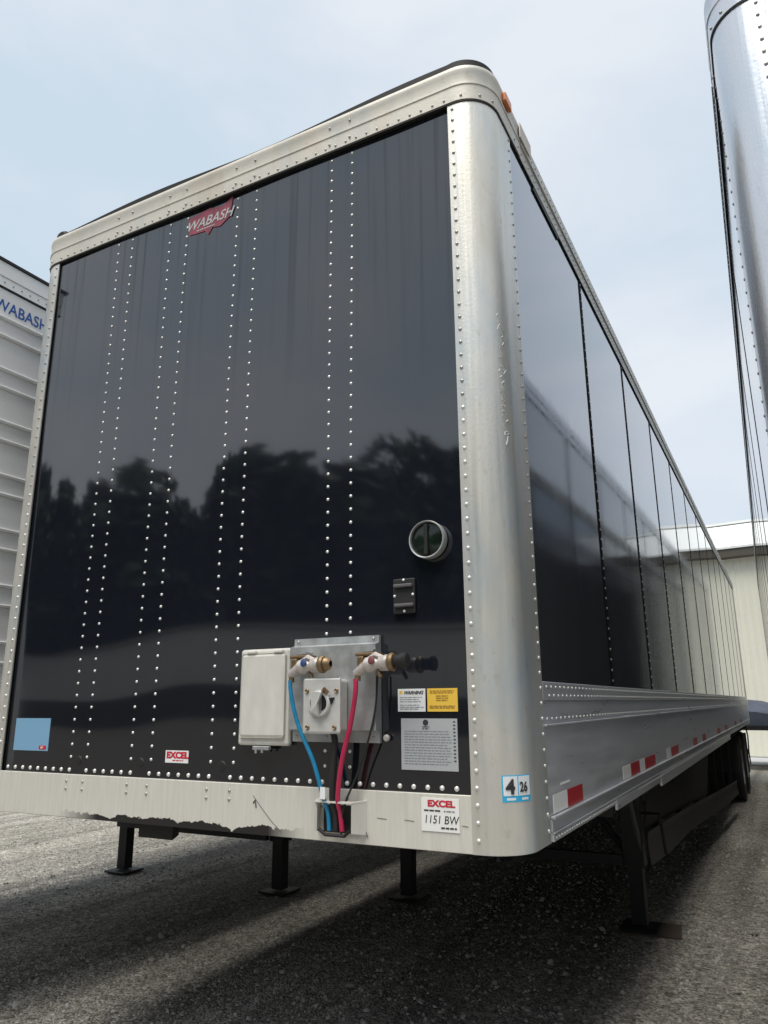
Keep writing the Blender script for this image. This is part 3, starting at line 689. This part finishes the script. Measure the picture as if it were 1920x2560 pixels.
lines(s_, INKG, .9,1.07,[1.478-.0085*k for k in range(13)],FY,.0026,9,.1); lines(s_, INK, 1.076,1.084,[1.508-.011*k for k in range(12)],FY,.004,10,.1)
b_ = sheet('blue_sticker', SKYB, -1.076, -.846, 1.378, 1.516); b_['label'] = 'plain light blue sticker with small red emblem'
MB().box(-.905,-.858,FY-.0006,FY,1.384,1.400).obj('sticker_emblem', REDP, b_)
text('W', .016, WHT, b_, (-.895,FY-.0010,1.386), (1,0,0),(0,0,1), shear=.3)
e_ = sheet('dealer_sticker', WHT, -.158, -.040, 1.350, 1.396); e_['label'] = 'small white sticker reading EXCEL in red'
text('EXCEL', .032, REDP, e_, (-.152,FY,1.368), (1,0,0),(0,0,1), sx=1.22, bold=.0018); lines(e_, REDP, -.12,-.06,[1.357],FY,.004,12,.1)
tg = B('dealer_tag', WHD, t, .962, 1.092, -.003, -.0005, 1.178, 1.276); tg['label'] = 'white paper tag with EXCEL in red and handwritten 1151 BW'
text('EXCEL', .026, REDP, tg, (.984,-.0033,1.252), (1,0,0),(0,0,1), sx=1.25, bold=.0012)
lines(tg, INK, .972,1.030,[1.237],-.0033,.0045,14,.1); text('trailer', .016, INK, tg, (1.040,-.0033,1.234), (1,0,0),(0,0,1), shear=.3)  if False else lines(tg, INKG, 1.04,1.084,[1.237],-.0033,.004,15,.1)
text('1151 BW', .034, INK, tg, (.970,-.0033,1.202), (1,0,0),(0,0,1), shear=.15, sx=.9)
lines(tg, INK, 1.03,1.085,[1.187],-.0033,.005,16,.1)

# inspection sticker wrapped on the rounded corner post
def arc_pt(s, off):
    """point on the right corner at arc length s from the flange edge"""
    a0 = H-RC-XR
    if s < a0: return (XR+s,-off)
    q = (s-a0)/RC
    if q < PI/2: a = -PI/2+q; return (H-RC+(RC+off)*math.cos(a), RC+(RC+off)*math.sin(a))
    return (H+off, RC+(s-a0-RC*PI/2))
def wrap(s0, s1, z0, z1, m, parent, name, off=.001):
    n = 8; v = []
    for k in range(n+1):
        s_ = s0+(s1-s0)*k/n; a = arc_pt(s_,off); b = arc_pt(s_,.0002)
        v += [(a[0],a[1],z0),(a[0],a[1],z1),(b[0],b[1],z1),(b[0],b[1],z0)]
    f = [(i*4+k,i*4+(k+1)%4,(i+1)*4+(k+1)%4,(i+1)*4+k) for i in range(n) for k in range(4)]+[(0,1,2,3),(4*n,4*n+1,4*n+2,4*n+3)]
    return MB().add(v,f).obj(name, m, parent, True)
ins = wrap(.098,.205,1.272,1.350,CYAN,t,'inspection_sticker'); ins['label'] = 'blue edged white inspection sticker reading 4 and 26'
wrap(.102,.150,1.290,1.347,WHT,ins,'month_field',.0016); wrap(.154,.201,1.290,1.347,WHT,ins,'year_field',.0016)
def wrap_text(body, size, s0, z, parent, m, sx=1., bold=0.):
    o = text(body, size, m, parent, (0,0,0), (1,0,0), (0,0,1), sx=sx, bold=bold)
    for v in o.data.vertices:
        p_ = arc_pt(s0+v.co.x, .0034+max(0,-v.co.y)); v.co = (p_[0],p_[1],z+v.co.z)
wrap_text('4', .058, .110, 1.297, ins, INK, 1., .0022); wrap_text('26', .040, .156, 1.302, ins, INK, .78, .0010)
lines_ = wrap(.112,.142,1.277,1.284,WHT,ins,'sticker_line',.0015); wrap(.165,.192,1.277,1.284,WHT,ins,'sticker_line',.0015)
# faded pale writing down the post
r_ = random.Random(4)
sc = MB()
for k,ch in enumerate(range(14)):
    z = 2.93-.037*k
    for q in range(3):
        s_ = .170+r_.uniform(-.012,.014); a = arc_pt(s_,.0008); b = arc_pt(s_+r_.uniform(.004,.014),.0008); z1 = z+r_.uniform(-.012,.012)
        sc.tube([(a[0],a[1],z1),(b[0],b[1],z1+r_.uniform(-.02,.02))],.0011,4)
sc.obj('faded_marking', SCUFF, t)
# maker emblem: red swoosh with white italic letters
ey = skin(-.228,.04,3.71,3.87)-.0022
ep = [(-.228,3.838),(-.10,3.856),(-.02,3.840),(.040,3.872),(.028,3.770),(-.03,3.735),(-.075,3.745),(-.098,3.712),(-.120,3.740),(-.215,3.745)]
em = MB().add([(x,ey,z) for x,z in ep]+[(x,ey+.004,z) for x,z in ep],[tuple(range(10)),tuple(range(19,9,-1))]+[(i,(i+1)%10,10+(i+1)%10,10+i) for i in range(10)]).obj('maker_emblem', REDL, t)
text('WABASH', .070, FADW, em, (-.240,ey-.0010,3.768), (1,0,0), (0,0,1), shear=.35, sx=.98, bold=.0009)
lines(em, FADW, -.17,-.06,[3.752],ey-.0004,.006,18,.0)
for x in (-.645,-.29,.125): MB().lathe([(.0,0),(.020,0),(.016,.004),(0,.005)],(x,panel_d(x,1.345)+.001,1.345),(0,-1,0),14).obj('dark_plug', DULLB, t)
# scratches and small marks on the bottom rail
MB().tube([(.290,-.0008,1.250),(.335,-.0008,1.205),(.375,-.0008,1.168),(.42,-.0008,1.135)],.0012,4).obj('scratch', SCR, t)
MB().tube([(.292,-.0008,1.225),(.30,-.0008,1.236),(.305,-.0008,1.21)],.003,4).obj('scratch', SCR, t)
for a,b,z in ((.80,.835,1.205),(.90,.935,1.205),(1.10,1.12,1.20)): MB().tube([(a,-.0008,z),(b,-.0008,z-.002)],.0009,4).obj('scratch', SCR, t)

# reflective tape on the side
for y0,col in ((.335,'W'),(.53,'R')): pass
def tape(pieces):
    e = None
    for y0,y1,c in pieces:
        o = B('reflective_tape', REDT if c == 'R' else WHTT, t, H-.0018, H-.0006, y0, y1, 1.203, 1.262)
        o['label'] = 'red reflective tape' if c == 'R' else 'white reflective tape'
tape([(.345,.53,'W'),(.532,.76,'R')]); tape([(1.585,1.788,'W'),(1.79,2.05,'R'),(2.052,2.22,'W'),(2.222,2.60,'R')])
tape([(3.10,3.30,'W'),(3.302,3.70,'R')]); tape([(4.7,5.0,'R'),(5.5,5.8,'R')]); tape([(7.2,7.6,'R'),(8.4,8.8,'R')]); tape([(10.4,10.8,'R'),(12.0,12.4,'R')])
MB().box(H-.0018,H-.0008,.45,.58,1.285,1.292).obj('tape_residue', SCUFF, t)
MB().tube([(1.22,11.1,1.05),(1.26,11.25,.93),(1.24,11.4,.86),(1.05,11.6,.80)],.010,6).obj('brake_air_line', RUB, t, True)
MB().tube([(1.27,13.95,1.08),(1.285,13.98,.9),(1.27,14.0,.62),(1.275,14.0,.40)],.014,6).obj('flap_chain', RUB, t, True)
# board under the near landing foot
bd = MB().box(-.19,.21,-.16,.17,0.001,.012).obj('ground_board', WOOD, None); bd.location = (.98,3.70,0); bd.rotation_euler = (0,0,.12)
bd['label'] = 'flat brown board under the near landing foot of the black trailer'; bd['category'] = 'board'

# ---------------------------------------------------------------- warehouse beyond the trailers
wh = thing('warehouse', 'cream metal sided warehouse with white roof behind the trailers at right', 'building', (0,21.8,0), math.radians(-8))
EV = 5.75
def ribbed(x0,x1,z0,z1,y,name,m,parent,pitch=.30,d=.035):
    b = MB(); v = []; x = x0; pts = []
    while x < x1:
        pts += [(x,y),(x+pitch*.62,y),(x+pitch*.72,y-d),(x+pitch*.9,y-d)]; x += pitch
    pts.append((x1+.001,y)) if pts[-1][0] < x1 else None
    n = len(pts); vs = [(p[0],p[1],z0) for p in pts]+[(p[0],p[1],z1) for p in pts]
    b.add(vs,[(i,i+1,n+i+1,n+i) for i in range(n-1)]); return b.obj(name, m, parent)
for k in range(12):
    ribbed(-24+k*4.0, -24+(k+1)*4.0-.01, .05, EV, 0, 'wall_panel', WALL, wh, .19, .018)
B('wall', WALL, wh, -24, 24, .03, 20, 0, EV)
B('gutter', GUTTER, wh, -24.2, 24.2, -.32, -.03, EV-.10, EV+.22, .02)
rf = MB().add([(-24.3,-.35,EV+.22),(24.3,-.35,EV+.22),(24.3,10,EV+3.1),(-24.3,10,EV+3.1),(-24.3,20.3,EV+.22),(24.3,20.3,EV+.22),(-24.3,-.35,EV+.16),(24.3,-.35,EV+.16),(24.3,10,EV+3.0),(-24.3,10,EV+3.0)],
    [(0,1,2,3),(3,2,5,4),(0,3,9,6),(1,7,8,2),(0,6,7,1)]).obj('roof', ROOF, wh)
rb = MB()
for k in range(41):
    x = -24+k*1.2; rb.add([(x,-.35,EV+.225),(x+.05,-.35,EV+.225),(x+.05,10,EV+3.105),(x,10,EV+3.105),(x,-.35,EV+.235),(x+.05,-.35,EV+.235),(x+.05,10,EV+3.115),(x,10,EV+3.115)],[(4,5,6,7),(0,1,5,4),(1,2,6,5),(3,0,4,7)])
rb.obj('roof_ribs', ROOF, rf)
B('ridge_cap', ROOF, wh, -24.3, 24.3, 9.8, 10.2, EV+3.10, EV+3.2)

# low loader with tarped load by the warehouse
fb = thing('flatbed_trailer', 'low flatbed with dark blue grey tarped load parked before the warehouse', 'trailer', (1.6,18.4,0), math.radians(-6))
B('deck', STEEL, fb, -1.2, 6.5, -1.1, 1.1, .90, 1.0)
m_ = MB(); n = 28; v = []
r_ = random.Random(3); hs = [.50+.10*math.sin(k*.9)+r_.uniform(-.06,.06) for k in range(n+1)]
for k in range(n+1):
    x = -.9+7.2*k/n
    for yy,hh in ((-1.0,0),(-1.02,.55),(-.7,.9),(0,1.0),(.7,.9),(1.0,0)): v.append((x+r_.uniform(-.04,.04),yy,1.003+hs[k]*hh))
f = [(i*6+k,i*6+k+1,(i+1)*6+k+1,(i+1)*6+k) for i in range(n) for k in range(5)]+[(0,1,2,3,4,5),tuple(range(6*n,6*n+6))]
m_.add(v,f).obj('tarped_load', TARP, fb)
for x in (4.2,5.2):
    for s in (-1,1):
        e = bpy.data.objects.new('wheel', None); COL.objects.link(e); e.parent = fb
        MB().lathe([(.2,-.12),(.38,-.12),(.44,-.08),(.44,.08),(.38,.12),(.2,.12)],(x,s*.95,.44),(0,s,0),20).obj('tyre', TYRE, e, True)
        MB().lathe([(.2,.10),(.1,.06),(0,.06)],(x,s*.95,.44),(0,s,0),16).obj('rim', RIM, e, True)

# ---------------------------------------------------------------- behind the camera: seen mirrored in the black front; side tree rows are added, unseen
sh = thing('storage_shed', 'long low tan metal shed mirrored in the black trailer front', 'building', (-34,-38,0), math.radians(3))
for k in range(11): ribbed(-22+k*4, -22+(k+1)*4-.02, 2.1, 6.0, .02, 'wall_panel', BACKW, sh, .4, -.04)
B('wall', BACKW, sh, -22, 22, -10, 0, .0, 5.95)
B('base_wall', GUTTER, sh, -22, 22, .001, .12, 0, 2.1)
MB().add([(-22.3,.3,6.0),(22.3,.3,6.0),(22.3,-5,6.9),(-22.3,-5,6.9),(22.3,-10.3,6.0),(-22.3,-10.3,6.0)],[(0,1,2,3),(3,2,4,5),(0,3,5),(1,4,2)]).obj('roof', GUTTER, sh)
def crown_mesh(seed, h, rw):
    r = np.random.default_rng(seed); n = 4600; V = []; 
    lobes = [(r.uniform(-.55,.55)*rw, r.uniform(-.5,.5)*rw, h*r.uniform(.35,.9), rw*r.uniform(.32,.6)) for _ in range(13)]
    for i in range(n):
        cx,cy,cz,cr = lobes[r.integers(len(lobes))]
        d = r.normal(size=3); d /= np.linalg.norm(d); p = np.array([cx,cy,cz])+d*cr*r.uniform(.55,1.08)*np.array([1,1,1.15])
        a = r.normal(size=3); a /= np.linalg.norm(a); b = np.cross(a, r.normal(size=3)); b /= np.linalg.norm(b); s = r.uniform(.35,.7)
        V += [p-a*s-b*s*.6, p+a*s-b*s*.6, p+a*s+b*s*.6, p-a*s+b*s*.6]
    me = bpy.data.meshes.new('crown'); me.from_pydata([tuple(x) for x in V], [], [(4*i,4*i+1,4*i+2,4*i+3) for i in range(n)]); me.materials.append(LEAF); return me
def trunk_mesh(h):
    b = MB().tube([(0,0,0),(.1,0,h*.25),(0,.1,h*.5),(.1,.1,h*.8)],[.45,.34,.24,.08],8)
    for a in range(6):
        an = a*1.1; z = h*(.3+.07*a); b.tube([(0,0,z),(math.cos(an)*2,math.sin(an)*2,z+h*.12),(math.cos(an)*3.4,math.sin(an)*3.4,z+h*.2)],[.15,.1,.04],5)
    me = bpy.data.meshes.new('trunk'); me.from_pydata(b.v,[],b.f); me.materials.append(TRUNK); return me
CM = [crown_mesh(3,19,6.2),crown_mesh(5,21,6.8),crown_mesh(9,17,6.0)]; TM = trunk_mesh(18)
r_ = random.Random(11)
spots = [(-92+k*7.0+r_.uniform(-1.5,1.5), -54+r_.uniform(-3,3), 0) for k in range(20)]
spots += [(-62+r_.uniform(-3,3), -44+k*7.5+r_.uniform(-1.5,1.5), 1) for k in range(16)]  # unseen row, added to keep low sky light from under the trailers
spots += [(52+r_.uniform(-3,3), -48+k*7.5+r_.uniform(-1.5,1.5), 2) for k in range(16)]  # second unseen row, added on the other side to block low light
WORDS = ['tall dark leafy tree in the row mirrored in the black trailer front','unseen leafy tree in a row added beyond the ribbed trailer to block low sky light','unseen leafy tree in a row added beyond the silver cornered trailer to block low sky light']
GR = ['row of trees facing the trailer fronts','added row of unseen light-blocking trees beyond the ribbed trailer','added row of unseen light-blocking trees beyond the silver cornered trailer']
for k,(x,y,w_) in enumerate(spots):
    tr = thing('broadleaf_tree',WORDS[w_],'tree',(x,y,0),r_.uniform(0,6),GR[w_])
    s_ = r_.uniform(1.0,1.25); tr.scale = (s_,s_,s_)
    c_ = link('crown', CM[k%3], LEAF, tr); c2 = link('trunk', TM, TRUNK, tr)
